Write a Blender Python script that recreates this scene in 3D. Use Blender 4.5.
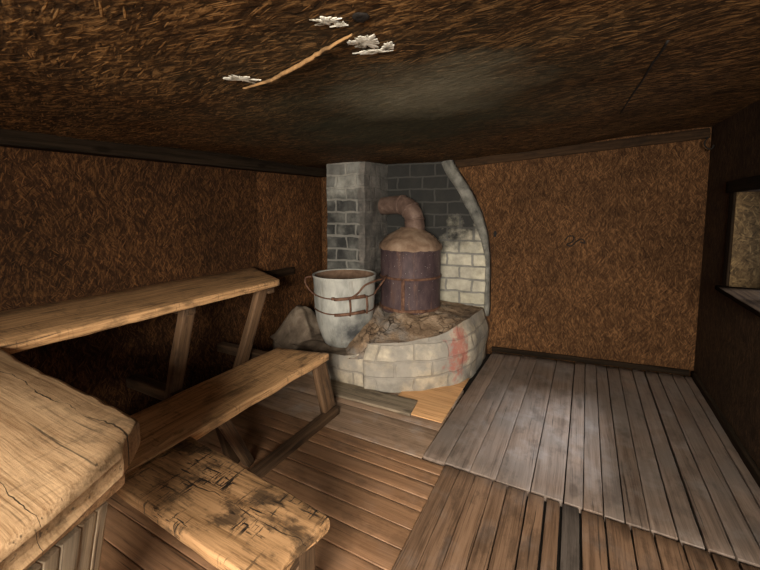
import bpy, bmesh, math, random
from mathutils import Vector, Matrix, noise

for o in list(bpy.data.objects):
    bpy.data.objects.remove(o, do_unlink=True)
scn = bpy.context.scene
COL = scn.collection

# ------------------------------------------------------------------ camera
cam = bpy.data.cameras.new('camera')
cam.sensor_width = 36
cam.lens = 370 / 760 * 36
cam.shift_y = -43 / 760
cam.clip_start = 0.02
camo = bpy.data.objects.new('camera', cam)
COL.objects.link(camo)
PITCH = math.atan(32 / 370)
YAW = math.atan(195 / (370 / math.cos(PITCH)))
fwd = Vector((-math.sin(YAW) * math.cos(PITCH), math.cos(YAW) * math.cos(PITCH), -math.sin(PITCH)))
rgt = Vector((math.cos(YAW), math.sin(YAW), 0))
upv = rgt.cross(fwd)
camo.matrix_world = Matrix(((rgt.x, upv.x, -fwd.x, 0), (rgt.y, upv.y, -fwd.y, 0), (rgt.z, upv.z, -fwd.z, 1.5), (0, 0, 0, 1)))
scn.camera = camo

# ------------------------------------------------------------------ world and daylight
w = bpy.data.worlds.new('world')
scn.world = w
w.use_nodes = True
w.node_tree.nodes['Background'].inputs[0].default_value = (0.75, 0.85, 1.0, 1)
w.node_tree.nodes['Background'].inputs[1].default_value = 1.0


def area(name, loc, target, sx, sy, power, col):
    l = bpy.data.lights.new(name, 'AREA')
    l.shape = 'RECTANGLE'
    l.size, l.size_y, l.energy, l.color = sx, sy, power, col
    o = bpy.data.objects.new(name, l)
    COL.objects.link(o)
    o.location = loc
    o.rotation_euler = (Vector(target) - Vector(loc)).to_track_quat('-Z', 'Y').to_euler()
    return o


area('doorway_daylight', (0.45, -2.1, 1.85), (-0.7, 1.5, 0.35), 1.4, 1.1, 345, (1.0, 0.89, 0.75))
area('window_daylight', (4.85, 4.35, 5.6), (0.0, 2.6, 0.0), 1.7, 1.7, 2100, (0.88, 0.93, 1.0))

vs = scn.view_settings
vs.view_transform = 'Standard'
vs.look = 'None'
vs.gamma = 1
vs.use_curve_mapping = False
vs.exposure = 0.55


# ------------------------------------------------------------------ helpers
def link(o):
    COL.objects.link(o)
    return o


def tag(o, label, cat, group=None, kind=None):
    o['label'] = label
    o['category'] = cat
    if group:
        o['group'] = group
    if kind:
        o['kind'] = kind
    return o


def thing(name, loc, label, cat, group=None):
    o = link(bpy.data.objects.new(name, None))
    o.empty_display_size = 0.1
    o.location = loc
    return tag(o, label, cat, group)


def world_loc(o):
    v = Vector((0, 0, 0))
    while o:
        v += Vector(o.location)
        o = o.parent
    return v


def obj(name, bm, mats, parent=None, M=None, smooth=False):
    """one mesh object; bm is in the frame M (world space by default)"""
    me = bpy.data.meshes.new(name)
    bmesh.ops.recalc_face_normals(bm, faces=bm.faces)
    if smooth:
        for f in bm.faces:
            f.smooth = True
    bm.to_mesh(me)
    bm.free()
    if not isinstance(mats, (list, tuple)):
        mats = [mats]
    for m in mats:
        me.materials.append(m)
    o = link(bpy.data.objects.new(name, me))
    M = M or Matrix()
    if parent:
        o.parent = parent
        M = Matrix.Translation(-world_loc(parent)) @ M
    o.matrix_basis = M
    return o


def struct(name, bm, mats, label, cat, M=None, smooth=False):
    o = obj(name, bm, mats, None, M, smooth)
    return tag(o, label, cat, None, 'structure')


def frame(origin, xdir, up=(0, 0, 1)):
    x = Vector(xdir).normalized()
    y = Vector(up).cross(x).normalized()
    z = x.cross(y)
    return Matrix(((x.x, y.x, z.x, origin[0]), (x.y, y.y, z.y, origin[1]), (x.z, y.z, z.z, origin[2]), (0, 0, 0, 1)))


def nz(x, y, z=0.0):
    return noise.noise(Vector((x, y, z)))


def board_into(bm, L, W, T, seed, r=.006, wear=.002, step=.06, e0=None, e1=None, ylo=None, yhi=None,
               mat=0, attr=None, x_off=0.0, y_off=0.0, z_off=0.0, cup=0.0):
    """worn plank along local +x, top at z_off, thickness T below; every edge rounded unevenly"""
    n = max(2, int(L / step))
    xs = [0.0, r * .35, r] + [r + (L - 2 * r) * i / n for i in range(1, n)] + [L - r, L - r * .35, L]
    ins = [r, r * .35, 0] + [0] * (n - 1) + [0, r * .35, r]
    rings = []
    lay = bm.verts.layers.float.get('board') if attr is not None else None
    for x, q in zip(xs, ins):
        lo = ylo(x) if ylo else -W / 2
        hi = yhi(x) if yhi else W / 2
        pts = []
        cs = []
        for k, (cy, cz, a0) in enumerate(((hi, 0, 0), (lo, 0, 90), (lo, -T, 180), (hi, -T, 270))):
            rr = r * (0.75 + 0.9 * abs(nz(x * 5.0, k * 7.3, seed * 3.1)) + 0.8 * max(0, nz(x * 17.0, k * 5.3, seed)))
            rr = min(rr, T * .48)
            sy = -1 if cy == hi else 1
            sz = -1 if cz == 0 else 1
            for a in (a0, a0 + 45, a0 + 90):
                t = math.radians(a)
                pts.append((cy + sy * (q + rr) + rr * math.cos(t), cz + sz * (q + rr) + rr * math.sin(t)))
            if k in (0, 2):
                y0, y1 = (hi, lo) if k == 0 else (lo, hi)
                for f in (.25, .5, .75):
                    yy = y0 + (y1 - y0) * f
                    pts.append((yy, cz + sz * (q + (cup * math.sin(math.pi * f) if k == 0 else 0))))
        ring = []
        for y, z in pts:
            d = Vector((nz(x * 2.2, y * 9, seed), nz(x * 6, y * 11, seed + 9), nz(x * 5, y * 14, seed + 5))) * wear
            f = (y - lo) / max(1e-5, hi - lo)
            a = e0(f) if e0 else 0
            b = e1(f) if e1 else 0
            xx = x + a * (1 - x / L) + b * (x / L)
            v = bm.verts.new((xx + d.x * .6 + x_off, y + d.y + y_off, z + d.z + z_off))
            if lay:
                v[lay] = attr
            ring.append(v)
        rings.append(ring)
    m = len(rings[0])
    for a, b in zip(rings, rings[1:]):
        for i in range(m):
            f = bm.faces.new((a[i], a[(i + 1) % m], b[(i + 1) % m], b[i]))
            f.material_index = mat
            f.smooth = True
    for ring in (rings[0], rings[-1]):
        f = bm.faces.new(ring)
        f.material_index = mat
    return bm


def board(L, W, T, seed, **k):
    return board_into(bmesh.new(), L, W, T, seed, **k)


def bar(name, p0, p1, W, T, mat, parent, seed, up=(0, 0, 1), r=.005, wear=.003):
    """squared timber running from p0 to p1 (centre line)"""
    p0, p1 = Vector(p0), Vector(p1)
    bm = board((p1 - p0).length, W, T, seed, r=r, wear=wear, z_off=T / 2)
    return obj(name, bm, mat, parent, frame(p0, p1 - p0, up))


def box_into(bm, x0, x1, y0, y1, z0, z1, cuts=0, mat=0):
    g = bmesh.ops.create_cube(bm, size=1)['verts']
    for v in g:
        v.co = Vector((x0 + (v.co.x + .5) * (x1 - x0), y0 + (v.co.y + .5) * (y1 - y0), z0 + (v.co.z + .5) * (z1 - z0)))
    fs = {f for v in g for f in v.link_faces}
    for f in fs:
        f.material_index = mat
    if cuts:
        es = {e for f in fs for e in f.edges}
        bmesh.ops.subdivide_edges(bm, edges=list(es), cuts=cuts, use_grid_fill=True)
    return bm


def lathe_into(bm, prof, c, n=48, wob=0.0, seed=0, mat=0):
    rings = []
    for r, z in prof:
        ring = []
        for i in range(n):
            a = 2 * math.pi * i / n
            rr = r + wob * nz(math.cos(a) * 2.1 + seed, math.sin(a) * 2.1, z * 5)
            ring.append(bm.verts.new((c[0] + rr * math.cos(a), c[1] + rr * math.sin(a), c[2] + z)))
        rings.append(ring)
    for a, b in zip(rings, rings[1:]):
        for i in range(n):
            f = bm.faces.new((a[i], a[(i + 1) % n], b[(i + 1) % n], b[i]))
            f.smooth = True
            f.material_index = mat
    return rings


def lathe(prof, c, n=48, wob=0.0, seed=0, close=True):
    bm = bmesh.new()
    rings = lathe_into(bm, prof, c, n, wob, seed)
    if close:
        for ring in (rings[0], rings[-1]):
            bm.faces.new(ring)
    return bm


def ring_band(c, r, z, h, t, n=56, wob=0.0, a0=0, a1=360):
    """flat hoop of height h and thickness t at radius r"""
    bm = bmesh.new()
    full = abs(a1 - a0) >= 360
    m = n if full else max(6, int(n * abs(a1 - a0) / 360))
    rings = []
    for i in range(m if full else m + 1):
        a = math.radians(a0 + (a1 - a0) * i / m)
        dz = wob * nz(math.cos(a) * 1.5, math.sin(a) * 1.5, z)
        pr = [(r - .003, -h / 2), (r + t * .8, -h / 2), (r + t, -h / 4), (r + t, h / 4), (r + t * .8, h / 2), (r - .003, h / 2)]
        rings.append([bm.verts.new((c[0] + q * math.cos(a), c[1] + q * math.sin(a), c[2] + z + y + dz)) for q, y in pr])
    k = len(rings[0])
    pairs = list(zip(rings, rings[1:] + ([rings[0]] if full else [])))
    if not full:
        pairs = list(zip(rings, rings[1:]))
    for a, b in pairs:
        for i in range(k):
            bm.faces.new((a[i], a[(i + 1) % k], b[(i + 1) % k], b[i])).smooth = True
    if not full:
        bm.faces.new(rings[0])
        bm.faces.new(rings[-1])
    return bm


def tube(pts, rad, n=10, flat=1.0):
    bm = bmesh.new()
    pts = [Vector(p) for p in pts]
    rads = rad if isinstance(rad, (list, tuple)) else [rad] * len(pts)
    rings = []
    ref = Vector((0.123, 0.21, 1)).normalized()
    for i, p in enumerate(pts):
        d = (pts[min(i + 1, len(pts) - 1)] - pts[max(i - 1, 0)]).normalized()
        u = (ref - d * ref.dot(d))
        if u.length < 1e-3:
            u = Vector((1, 0, 0)) - d * d.x
        u.normalize()
        ref = u
        v = d.cross(u)
        rings.append([bm.verts.new(p + (u * math.cos(2 * math.pi * k / n) + v * math.sin(2 * math.pi * k / n) * flat) * rads[i]) for k in range(n)])
    for a, b in zip(rings, rings[1:]):
        for k in range(n):
            bm.faces.new((a[k], a[(k + 1) % n], b[(k + 1) % n], b[k])).smooth = True
    bm.faces.new(rings[0])
    bm.faces.new(rings[-1])
    return bm


def spline(pts, k=6):
    """Catmull-Rom through pts"""
    P = [Vector(p) for p in pts]
    P = [P[0] * 2 - P[1]] + P + [P[-1] * 2 - P[-2]]
    out = []
    for i in range(1, len(P) - 2):
        a, b, c, d = P[i - 1:i + 3]
        for j in range(k):
            t = j / k
            out.append(.5 * ((2 * b) + (c - a) * t + (2 * a - 5 * b + 4 * c - d) * t * t + (3 * b - a - 3 * c + d) * t ** 3))
    out.append(P[-2])
    return out


def uv_box(bm):
    uv = bm.loops.layers.uv.verify()
    bm.normal_update()
    for f in bm.faces:
        n = f.normal
        for l in f.loops:
            c = l.vert.co
            if abs(n.z) > .8:
                l[uv].uv = (c.x, c.y)
            elif abs(n.x) > abs(n.y):
                l[uv].uv = (c.y, c.z)
            else:
                l[uv].uv = (c.x, c.z)


def rough(bm, amp, freq, seed=0, lock=None):
    for v in bm.verts:
        if lock and lock(v.co):
            continue
        p = v.co * freq
        v.co += Vector((nz(p.x, p.y + seed, p.z), nz(p.x + 31, p.y, p.z + seed), nz(p.x, p.y + 57, p.z + seed))) * amp


def smooth01(t):
    t = max(0.0, min(1.0, t))
    return t * t * (3 - 2 * t)


# ------------------------------------------------------------------ materials
class NT:
    def __init__(self, name):
        self.m = bpy.data.materials.new(name)
        self.m.use_nodes = True
        self.t = self.m.node_tree
        self.b = self.t.nodes['Principled BSDF']
        self.b.inputs['Specular IOR Level'].default_value = 0.3

    def n(self, kind, **k):
        nd = self.t.nodes.new(kind)
        for a, v in k.items():
            setattr(nd, a, v)
        return nd

    def l(self, a, b):
        self.t.links.new(a, b)

    def put(self, sock, v):
        if isinstance(v, bpy.types.NodeSocket):
            self.l(v, sock)
        elif isinstance(v, (int, float)):
            try:
                sock.default_value = v
            except TypeError:
                sock.default_value = (v, v, v)
        else:
            v = tuple(v)
            sock.default_value = v if len(v) == len(sock.default_value) else v + (1,)

    def math(self, op, a, b=0.0, clamp=False):
        nd = self.n('ShaderNodeMath', operation=op, use_clamp=clamp)
        self.put(nd.inputs[0], a)
        self.put(nd.inputs[1], b)
        return nd.outputs[0]

    def vmath(self, op, a, b):
        nd = self.n('ShaderNodeVectorMath', operation=op)
        self.put(nd.inputs[0], a)
        if b is not None:
            self.put(nd.inputs[1], b)
        return nd.outputs['Value'] if op in ('LENGTH', 'DISTANCE', 'DOT_PRODUCT') else nd.outputs[0]

    def noise(self, vec, scale, detail=4, rough=.55, dist=0.0):
        nd = self.n('ShaderNodeTexNoise')
        self.l(vec, nd.inputs['Vector'])
        nd.inputs['Scale'].default_value = scale
        nd.inputs['Detail'].default_value = detail
        nd.inputs['Roughness'].default_value = rough
        nd.inputs['Distortion'].default_value = dist
        return nd.outputs[0]

    def vor(self, vec, scale, feature='F1', rnd=1.0):
        nd = self.n('ShaderNodeTexVoronoi', feature=feature)
        self.l(vec, nd.inputs['Vector'])
        nd.inputs['Scale'].default_value = scale
        nd.inputs['Randomness'].default_value = rnd
        return nd

    def ramp(self, fac, stops, interp='LINEAR'):
        nd = self.n('ShaderNodeValToRGB')
        nd.color_ramp.interpolation = interp
        e = nd.color_ramp.elements
        while len(e) < len(stops):
            e.new(.5)
        for x, (p, c) in zip(e, stops):
            x.position = p
            x.color = (c, c, c, 1) if isinstance(c, (int, float)) else tuple(c) + (1,)
        self.put(nd.inputs[0], fac)
        return nd.outputs[0]

    def mix(self, fac, a, b, blend='MIX'):
        nd = self.n('ShaderNodeMix', data_type='RGBA', blend_type=blend)
        self.put(nd.inputs[0], fac)
        self.put(nd.inputs[6], a)
        self.put(nd.inputs[7], b)
        return nd.outputs[2]

    def sep(self, v):
        nd = self.n('ShaderNodeSeparateXYZ')
        self.l(v, nd.inputs[0])
        return nd.outputs

    def comb(self, x, y, z=0.0):
        nd = self.n('ShaderNodeCombineXYZ')
        for s, v in zip(nd.inputs, (x, y, z)):
            self.put(s, v)
        return nd.outputs[0]

    def objco(self):
        return self.n('ShaderNodeTexCoord').outputs['Object']

    def uvco(self):
        return self.n('ShaderNodeTexCoord').outputs['UV']

    def bump(self, h, strength=.5, dist=.01):
        nd = self.n('ShaderNodeBump')
        self.l(h, nd.inputs['Height'])
        nd.inputs['Strength'].default_value = strength
        nd.inputs['Distance'].default_value = dist
        self.l(nd.outputs[0], self.b.inputs['Normal'])

    def done(self, col, rough=.8, metal=0.0):
        self.put(self.b.inputs['Base Color'], col)
        self.put(self.b.inputs['Roughness'], rough)
        self.b.inputs['Metallic'].default_value = metal
        return self.m


def mat_wood(name, light, dark, stain=.5, scratch=0.0, knots=.6, rough=.62, tint=.25, dirt=(.012, .009, .007), grey=None, bump=.35, dust=0.0, cracks=(), spec=.3):
    t = NT(name)
    co = t.objco()
    at = t.n('ShaderNodeAttribute', attribute_name='board').outputs['Fac']
    oi = t.n('ShaderNodeObjectInfo').outputs['Random']
    sd = t.math('ADD', t.math('MULTIPLY', at, 37.7), t.math('MULTIPLY', oi, 91.3))
    p = t.vmath('ADD', co, t.comb(sd, t.math('MULTIPLY', sd, .73), t.math('MULTIPLY', sd, .31)))
    wob = t.noise(t.vmath('MULTIPLY', p, (2.2, 3, 3)), 1.0, 3)
    pw = t.vmath('ADD', p, t.comb(0.0, t.math('MULTIPLY', wob, .018), t.math('MULTIPLY', wob, .016)))
    g1 = t.noise(t.vmath('MULTIPLY', pw, (1.1, 42, 42)), 1.0, 7, .68)
    g2 = t.noise(t.vmath('MULTIPLY', pw, (5, 210, 210)), 1.0, 5, .7)
    g = t.math('ADD', t.math('MULTIPLY', g1, .6), t.math('MULTIPLY', g2, .4))
    mid = tuple((a + b) / 2 for a, b in zip(light, dark))
    col = t.ramp(g, [(.39, dark), (.475, mid), (.55, light), (.8, tuple(min(1, c * 1.18) for c in light))])
    # plank to plank tint
    wn = t.n('ShaderNodeTexWhiteNoise', noise_dimensions='1D')
    t.l(sd, wn.inputs['W'])
    k = t.math('ADD', 1 - tint, t.math('MULTIPLY', wn.outputs['Value'], tint * 2))
    col = t.mix(1.0, col, t.comb(k, k, k), 'MULTIPLY')
    if grey:
        gf = t.ramp(t.noise(p, 2.3, 3), [(.35, 0), (.65, .85)])
        col = t.mix(gf, col, t.mix(t.math('MULTIPLY', g, .9), tuple(c * .5 for c in grey), grey))
    # dark cracks along the grain
    cr = t.ramp(t.noise(t.vmath('MULTIPLY', pw, (1.3, 95, 95)), 1.0, 3, .5), [(.29, 1), (.36, 0)])
    col = t.mix(t.math('MULTIPLY', cr, .75), col, dirt)
    if knots:
        v = t.vor(t.vmath('MULTIPLY', p, (3.0, 9, 9)), 1.0)
        kn = t.ramp(t.math('ADD', v.outputs['Distance'], t.math('MULTIPLY', t.sep(v.outputs['Color'])[0], .22)), [(.15, 1), (.24, 0)])
        col = t.mix(t.math('MULTIPLY', kn, knots), col, tuple(c * .35 for c in dark))
    if stain:
        s = t.ramp(t.noise(t.vmath('MULTIPLY', p, (4, 7, 7)), 1.0, 7, .68), [(.53, 0), (.62, 1)])
        col = t.mix(t.math('MULTIPLY', s, stain), col, dirt)
    if scratch:
        a = t.ramp(t.noise(t.vmath('MULTIPLY', p, (75, 10, 10)), 1.0, 4, .6), [(.57, 0), (.61, 1)])
        b = t.ramp(t.noise(t.vmath('MULTIPLY', p, (12, 90, 90)), 1.0, 3, .6), [(.57, 0), (.61, 1)])
        z = t.ramp(t.noise(p, 5, 4), [(.44, 0), (.56, 1)])
        s = t.math('MULTIPLY', t.math('MAXIMUM', a, b), z)
        col = t.mix(t.math('MULTIPLY', s, scratch), col, dirt)
    for (cy, cw) in cracks:
        wv = t.math('MULTIPLY', t.math('SUBTRACT', t.noise(t.vmath('MULTIPLY', co, (3.5, 0, 0)), 1.0, 4), .5), .09)
        d = t.math('ABSOLUTE', t.math('SUBTRACT', t.sep(co)[1], t.math('ADD', wv, cy)))
        ww = t.math('MULTIPLY', t.ramp(t.noise(t.vmath('MULTIPLY', co, (5, 1, 1)), 1.0, 3), [(.42, .1), (.6, 1)]), cw * 2)
        col = t.mix(t.math('MULTIPLY', t.math('LESS_THAN', d, ww), .9), col, (.012, .008, .005))
    if dust:
        s = t.ramp(t.noise(p, 5, 6, .65), [(.52, 0), (.72, 1)])
        col = t.mix(t.math('MULTIPLY', s, dust), col, (.38, .37, .36))
    t.b.inputs['Specular IOR Level'].default_value = spec
    t.bump(g, bump, .006)
    return t.done(col, rough)


def mat_osb(name, axes, dark, mid, light, spread=.8, base=0.0, across=80, along=5.5, soot=None, sheet=None, lo=.36, hi=.66):
    """pressed straw / strand board: thin flakes lying at mixed angles in several layers"""
    t = NT(name)
    co = t.objco()
    s = t.sep(co)
    p = t.comb(s[axes[0]], s[axes[1]], 0.0)
    val = None
    for i, (cs, ac, al) in enumerate(((11, across * .6, along), (16, across, along * 1.2), (23, across * 1.5, along * 1.6))):
        q = t.vmath('ADD', p, (i * 3.7, i * 5.1, 0))
        wq = t.vmath('ADD', q, t.vmath('MULTIPLY', t.n_col(q, 9), (.14, .14, 0)))
        cell = t.sep(t.vor(wq, cs).outputs['Color'])
        ang = t.math('ADD', base, t.math('MULTIPLY', t.math('SUBTRACT', cell[0], .5), spread * 2))
        rot = t.n('ShaderNodeVectorRotate', rotation_type='Z_AXIS')
        t.l(q, rot.inputs['Vector'])
        t.l(ang, rot.inputs['Angle'])
        st = t.vmath('ADD', t.vmath('MULTIPLY', rot.outputs[0], (ac, al, 1)), t.comb(0.0, 0.0, t.math('MULTIPLY', cell[1], 40.0)))
        layer = t.noise(st, 1.0, 2, .5)
        val = layer if val is None else t.math('ADD', val, layer)
    val = t.math('DIVIDE', val, 3.0)
    val = t.math('ADD', t.math('MULTIPLY', t.math('SUBTRACT', val, .5), 1.7), .5)
    fine = t.noise(p, 130, 2)
    val = t.math('ADD', val, t.math('MULTIPLY', t.math('SUBTRACT', fine, .5), .22))
    # thin straight flecks lying on top, pale and dark
    fl = []
    for i, (cs, ac, al) in enumerate(((12, across * 1.9, along * 2.8), (17, across * 2.5, along * 4.2), (14, across * 1.7, along * 2.0))):
        q = t.vmath('ADD', p, (9.1 + i * 2.7, 2.3 + i * 4.9, 0))
        cell = t.sep(t.vor(q, cs).outputs['Color'])
        rot = t.n('ShaderNodeVectorRotate', rotation_type='Z_AXIS')
        t.l(q, rot.inputs['Vector'])
        t.l(t.math('ADD', base, t.math('MULTIPLY', t.math('SUBTRACT', cell[0], .5), spread * 2.4)), rot.inputs['Angle'])
        v = t.vor(t.vmath('MULTIPLY', rot.outputs[0], (ac, al, 1)), 1.0)
        r = t.sep(v.outputs['Color'])
        fl.append(t.math('MULTIPLY', t.math('GREATER_THAN', r[0], .86), t.ramp(v.outputs['Distance'], [(.30, 1), (.55, 0)])))
    big = t.noise(p, 1.3, 5, .6)
    col = t.ramp(val, [(.22, dark), (lo, tuple((a + b) * .5 for a, b in zip(dark, mid))), (.5, mid), (hi, tuple(a * .55 + b * .45 for a, b in zip(mid, light))), (.80, light)])
    col = t.mix(t.math('MULTIPLY', fl[2], .8), col, dark)
    col = t.mix(t.math('MULTIPLY', fl[0], .68), col, light)
    col = t.mix(t.math('MULTIPLY', fl[1], .68), col, tuple(c * .8 for c in light))
    k = t.ramp(big, [(.3, .62), (.7, 1.2)])
    col = t.mix(1.0, col, k, 'MULTIPLY')
    blot = t.ramp(t.noise(t.vmath('ADD', p, (5, 5, 0)), 5.5, 6, .62), [(.56, 0), (.74, .65)])
    col = t.mix(blot, col, dark)
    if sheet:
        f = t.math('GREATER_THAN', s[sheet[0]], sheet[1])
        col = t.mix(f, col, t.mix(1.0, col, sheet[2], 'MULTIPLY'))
    if soot:
        for (c, rad, colr, amt) in soot:
            d = t.vmath('DISTANCE', t.vmath('MULTIPLY', p, (1, 1, 0)), c)
            d = t.math('ADD', d, t.math('MULTIPLY', t.math('SUBTRACT', t.noise(p, 3.2, 6, .6), .5), rad * 1.1))
            f = t.ramp(t.math('DIVIDE', d, rad), [(.25, amt), (1.0, 0)])
            tone = t.mix(val, tuple(x * .35 for x in colr), tuple(x * 1.5 for x in colr))
            col = t.mix(f, col, tone)
    t.bump(t.math('ADD', val, t.math('MULTIPLY', fl[0], .5)), .5, .006)
    t.b.inputs['Specular IOR Level'].default_value = .15
    return t.done(col, .85)


def _ncol(self, vec, scale):
    nd = self.n('ShaderNodeTexNoise')
    self.l(vec, nd.inputs['Vector'])
    nd.inputs['Scale'].default_value = scale
    return nd.outputs['Color']


NT.n_col = _ncol


def mat_brick(name, c1, c2, mortar, bw=.26, bh=.13, ms=.012, soot=0.0, soot_fn=None, red=None, plaster=0.0, plaster_col=(.36, .35, .31), offset=0.0, mortar_soot=.10, skin=None):
    t = NT(name)
    uv = t.uvco()
    co = t.objco()
    wob = t.n_col(co, 7)
    u = t.vmath('ADD', uv, t.vmath('MULTIPLY', t.vmath('SUBTRACT', wob, (.5, .5, .5)), (.045, .03, 0)))
    u = t.vmath('ADD', u, (offset, offset * .3, 0))
    br = t.n('ShaderNodeTexBrick')
    t.l(u, br.inputs['Vector'])
    br.inputs['Scale'].default_value = 1
    br.inputs['Brick Width'].default_value = bw
    br.inputs['Row Height'].default_value = bh
    br.inputs['Mortar Size'].default_value = ms
    br.inputs['Mortar Smooth'].default_value = .35
    br.inputs['Color1'].default_value = c1 + (1,)
    br.inputs['Color2'].default_value = c2 + (1,)
    br.inputs['Mortar'].default_value = mortar + (1,)
    col = br.outputs['Color']
    n1 = t.noise(co, 9, 8, .65)
    k = t.ramp(n1, [(.3, .6), (.7, 1.25)])
    col = t.mix(1.0, col, k, 'MULTIPLY')
    if plaster:
        f = t.ramp(t.noise(co, 3.2, 6, .62), [(.40, 0), (.56, plaster)])
        pc = t.mix(n1, tuple(c * .55 for c in plaster_col), tuple(min(1, c * 1.25) for c in plaster_col))
        col = t.mix(f, col, pc)
    if soot_fn:
        f = soot_fn(t, co)
        col = t.mix(t.math('MULTIPLY', f, soot), col, t.mix(br.outputs['Fac'], (.012, .0128, .0132), (mortar_soot, mortar_soot * .98, mortar_soot * .88)))
    if skin:
        f = t.ramp(t.math('ADD', t.math('SUBTRACT', t.sep(co)[0], skin), t.math('MULTIPLY', t.math('SUBTRACT', t.noise(co, 5, 6, .65), .5), .16)), [(.0, 0), (.03, .85)])
        sk = t.ramp(t.noise(co, 6, 8, .7), [(.32, (.035, .034, .032)), (.5, (.10, .092, .082)), (.68, (.21, .185, .16))])
        col = t.mix(f, col, sk)
    if red:
        d = t.vmath('DISTANCE', t.vmath('MULTIPLY', co, (1, 1, .55)), (red[0], red[1], red[2] * .55))
        d = t.math('ADD', d, t.math('MULTIPLY', t.math('SUBTRACT', t.noise(co, 8, 7, .7), .5), .55))
        col = t.mix(t.ramp(d, [(.06, .75), (.13, 0)]), col, (.33, .095, .07))
    h = t.math('ADD', t.math('MULTIPLY', br.outputs['Fac'], -.7), t.math('MULTIPLY', t.noise(co, 30, 6), .5))
    t.bump(h, .8, .012)
    return t.done(col, .9)


def mat_plain(name, stops, scale=8, detail=8, rough=.85, metal=0.0, bump=.5, spots=None, fine=True, bd=.01):
    t = NT(name)
    co = t.objco()
    n1 = t.noise(co, scale, detail, .62, .3)
    col = t.ramp(n1, stops)
    if spots:
        for sc, thr, c in spots:
            col = t.mix(t.ramp(t.noise(co, sc, 5, .62), [(thr, 0), (thr + .07, 1)]), col, c)
    h = t.math('ADD', n1, t.math('MULTIPLY', t.noise(co, scale * 6, 4), .4))
    t.bump(h, bump, bd)
    return t.done(col, rough, metal)


def mat_barrel():
    t = NT('painted_iron')
    co = t.objco()
    s = t.sep(co)
    n = t.noise(t.vmath('MULTIPLY', co, (3, 3, 1.2)), 2.4, 8, .66)
    col = t.ramp(n, [(.3, (.024, .017, .018)), (.5, (.066, .043, .046)), (.7, (.115, .078, .074))])
    drip = t.ramp(t.noise(t.vmath('MULTIPLY', co, (16, 16, 2)), 1.0, 6, .6), [(.55, 0), (.72, .8)])
    col = t.mix(drip, col, (.17, .095, .065))
    speck = t.ramp(t.noise(co, 70, 3), [(.68, 0), (.74, 1)])
    col = t.mix(speck, col, (.35, .33, .31))
    top = t.ramp(t.math('ADD', s[2], t.math('MULTIPLY', t.noise(t.vmath('MULTIPLY', co, (14, 14, 3)), 1, 5), .12)), [(1.17 / 2, 0), (1.225 / 2, 1)])
    t.bump(n, .3, .01)
    return t.done(col, .62, .25)


def mat_can():
    t = NT('whitened_zinc')
    co = t.objco()
    n = t.noise(t.vmath('MULTIPLY', co, (4, 4, 1.6)), 1.8, 8, .62)
    col = t.ramp(n, [(.30, (.16, .165, .15)), (.48, (.31, .315, .29)), (.68, (.47, .47, .425))])
    # soot licking up from the fire side near the foot
    d = t.vmath('DISTANCE', t.vmath('MULTIPLY', co, (1, 1, .75)), (-1.66, 2.72, .36 * .75))
    d = t.math('ADD', d, t.math('MULTIPLY', t.math('SUBTRACT', t.noise(co, 9, 6, .65), .5), .26))
    col = t.mix(t.ramp(d, [(.06, .95), (.22, 0)]), col, (.035, .038, .042))
    dr = t.ramp(t.noise(t.vmath('MULTIPLY', co, (22, 22, 2.2)), 1, 5, .6), [(.60, 0), (.74, .65)])
    col = t.mix(dr, col, (.16, .14, .11))
    t.bump(n, .25, .008)
    return t.done(col, .55, .1)


# walls / ceiling
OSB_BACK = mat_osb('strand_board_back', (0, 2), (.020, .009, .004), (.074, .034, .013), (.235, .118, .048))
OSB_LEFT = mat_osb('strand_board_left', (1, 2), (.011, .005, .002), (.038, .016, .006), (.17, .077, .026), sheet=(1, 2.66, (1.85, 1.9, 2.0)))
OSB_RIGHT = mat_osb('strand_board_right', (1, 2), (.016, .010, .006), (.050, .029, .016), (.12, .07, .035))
OSB_REVEAL = mat_osb('strand_board_reveal', (0, 2), (.03, .020, .009), (.11, .068, .030), (.26, .17, .075), spread=1.3, across=55)
OSB_CEIL = mat_osb('strand_board_ceiling', (0, 1), (.009, .005, .0025), (.062, .032, .012), (.42, .23, .085), spread=.5, base=1.5, across=70, along=5,
                   soot=[((-.95, 2.0, 0), 1.3, (.042, .045, .027), .88), ((-.60, 1.62, 0), .50, (.25, .24, .17), .75)])
DARKWOOD = mat_wood('smoked_timber', (.055, .031, .016), (.016, .010, .006), stain=.5, rough=.9, spec=.1)
BLACKWOOD = mat_wood('sooty_timber', (.024, .016, .010), (.008, .006, .004), stain=.4, rough=.95, spec=.05)
SILLWOOD = mat_wood('darkened_sill_timber', (.016, .010, .006), (.006, .004, .003), stain=.4, rough=1.0, spec=0.0)  # colour darkened to offset the direct window light on the sill, not soot
POSTWOOD = mat_wood('old_post_timber', (.115, .066, .034), (.038, .022, .011), stain=.5, rough=.72)
BENCHWOOD = mat_wood('worn_bench_timber', (.50, .30, .145), (.21, .112, .048), stain=.5, scratch=.45, rough=.55)
TABLEWOOD = mat_wood('thick_worn_timber', (.60, .40, .225), (.30, .175, .085), stain=.45, scratch=.2, rough=.55, knots=.3, dirt=(.035, .026, .018), cracks=((.335, .0013), (.12, .0006), (-.05, .0008)))
CARVEDWOOD = mat_wood('scored_bench_timber', (.46, .27, .13), (.20, .108, .046), stain=.75, scratch=1.0, rough=.55, cracks=((.02, .0014),))
PANELWOOD = mat_wood('weathered_panel_timber', (.56, .42, .27), (.22, .165, .105), stain=.35, rough=.75, grey=(.44, .375, .28))
DECKWOOD = mat_wood('grey_deck_timber', (.205, .150, .115), (.098, .068, .050), stain=.3, knots=.4, rough=.45, tint=.13, grey=(.22, .185, .16), dust=.25)
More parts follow.
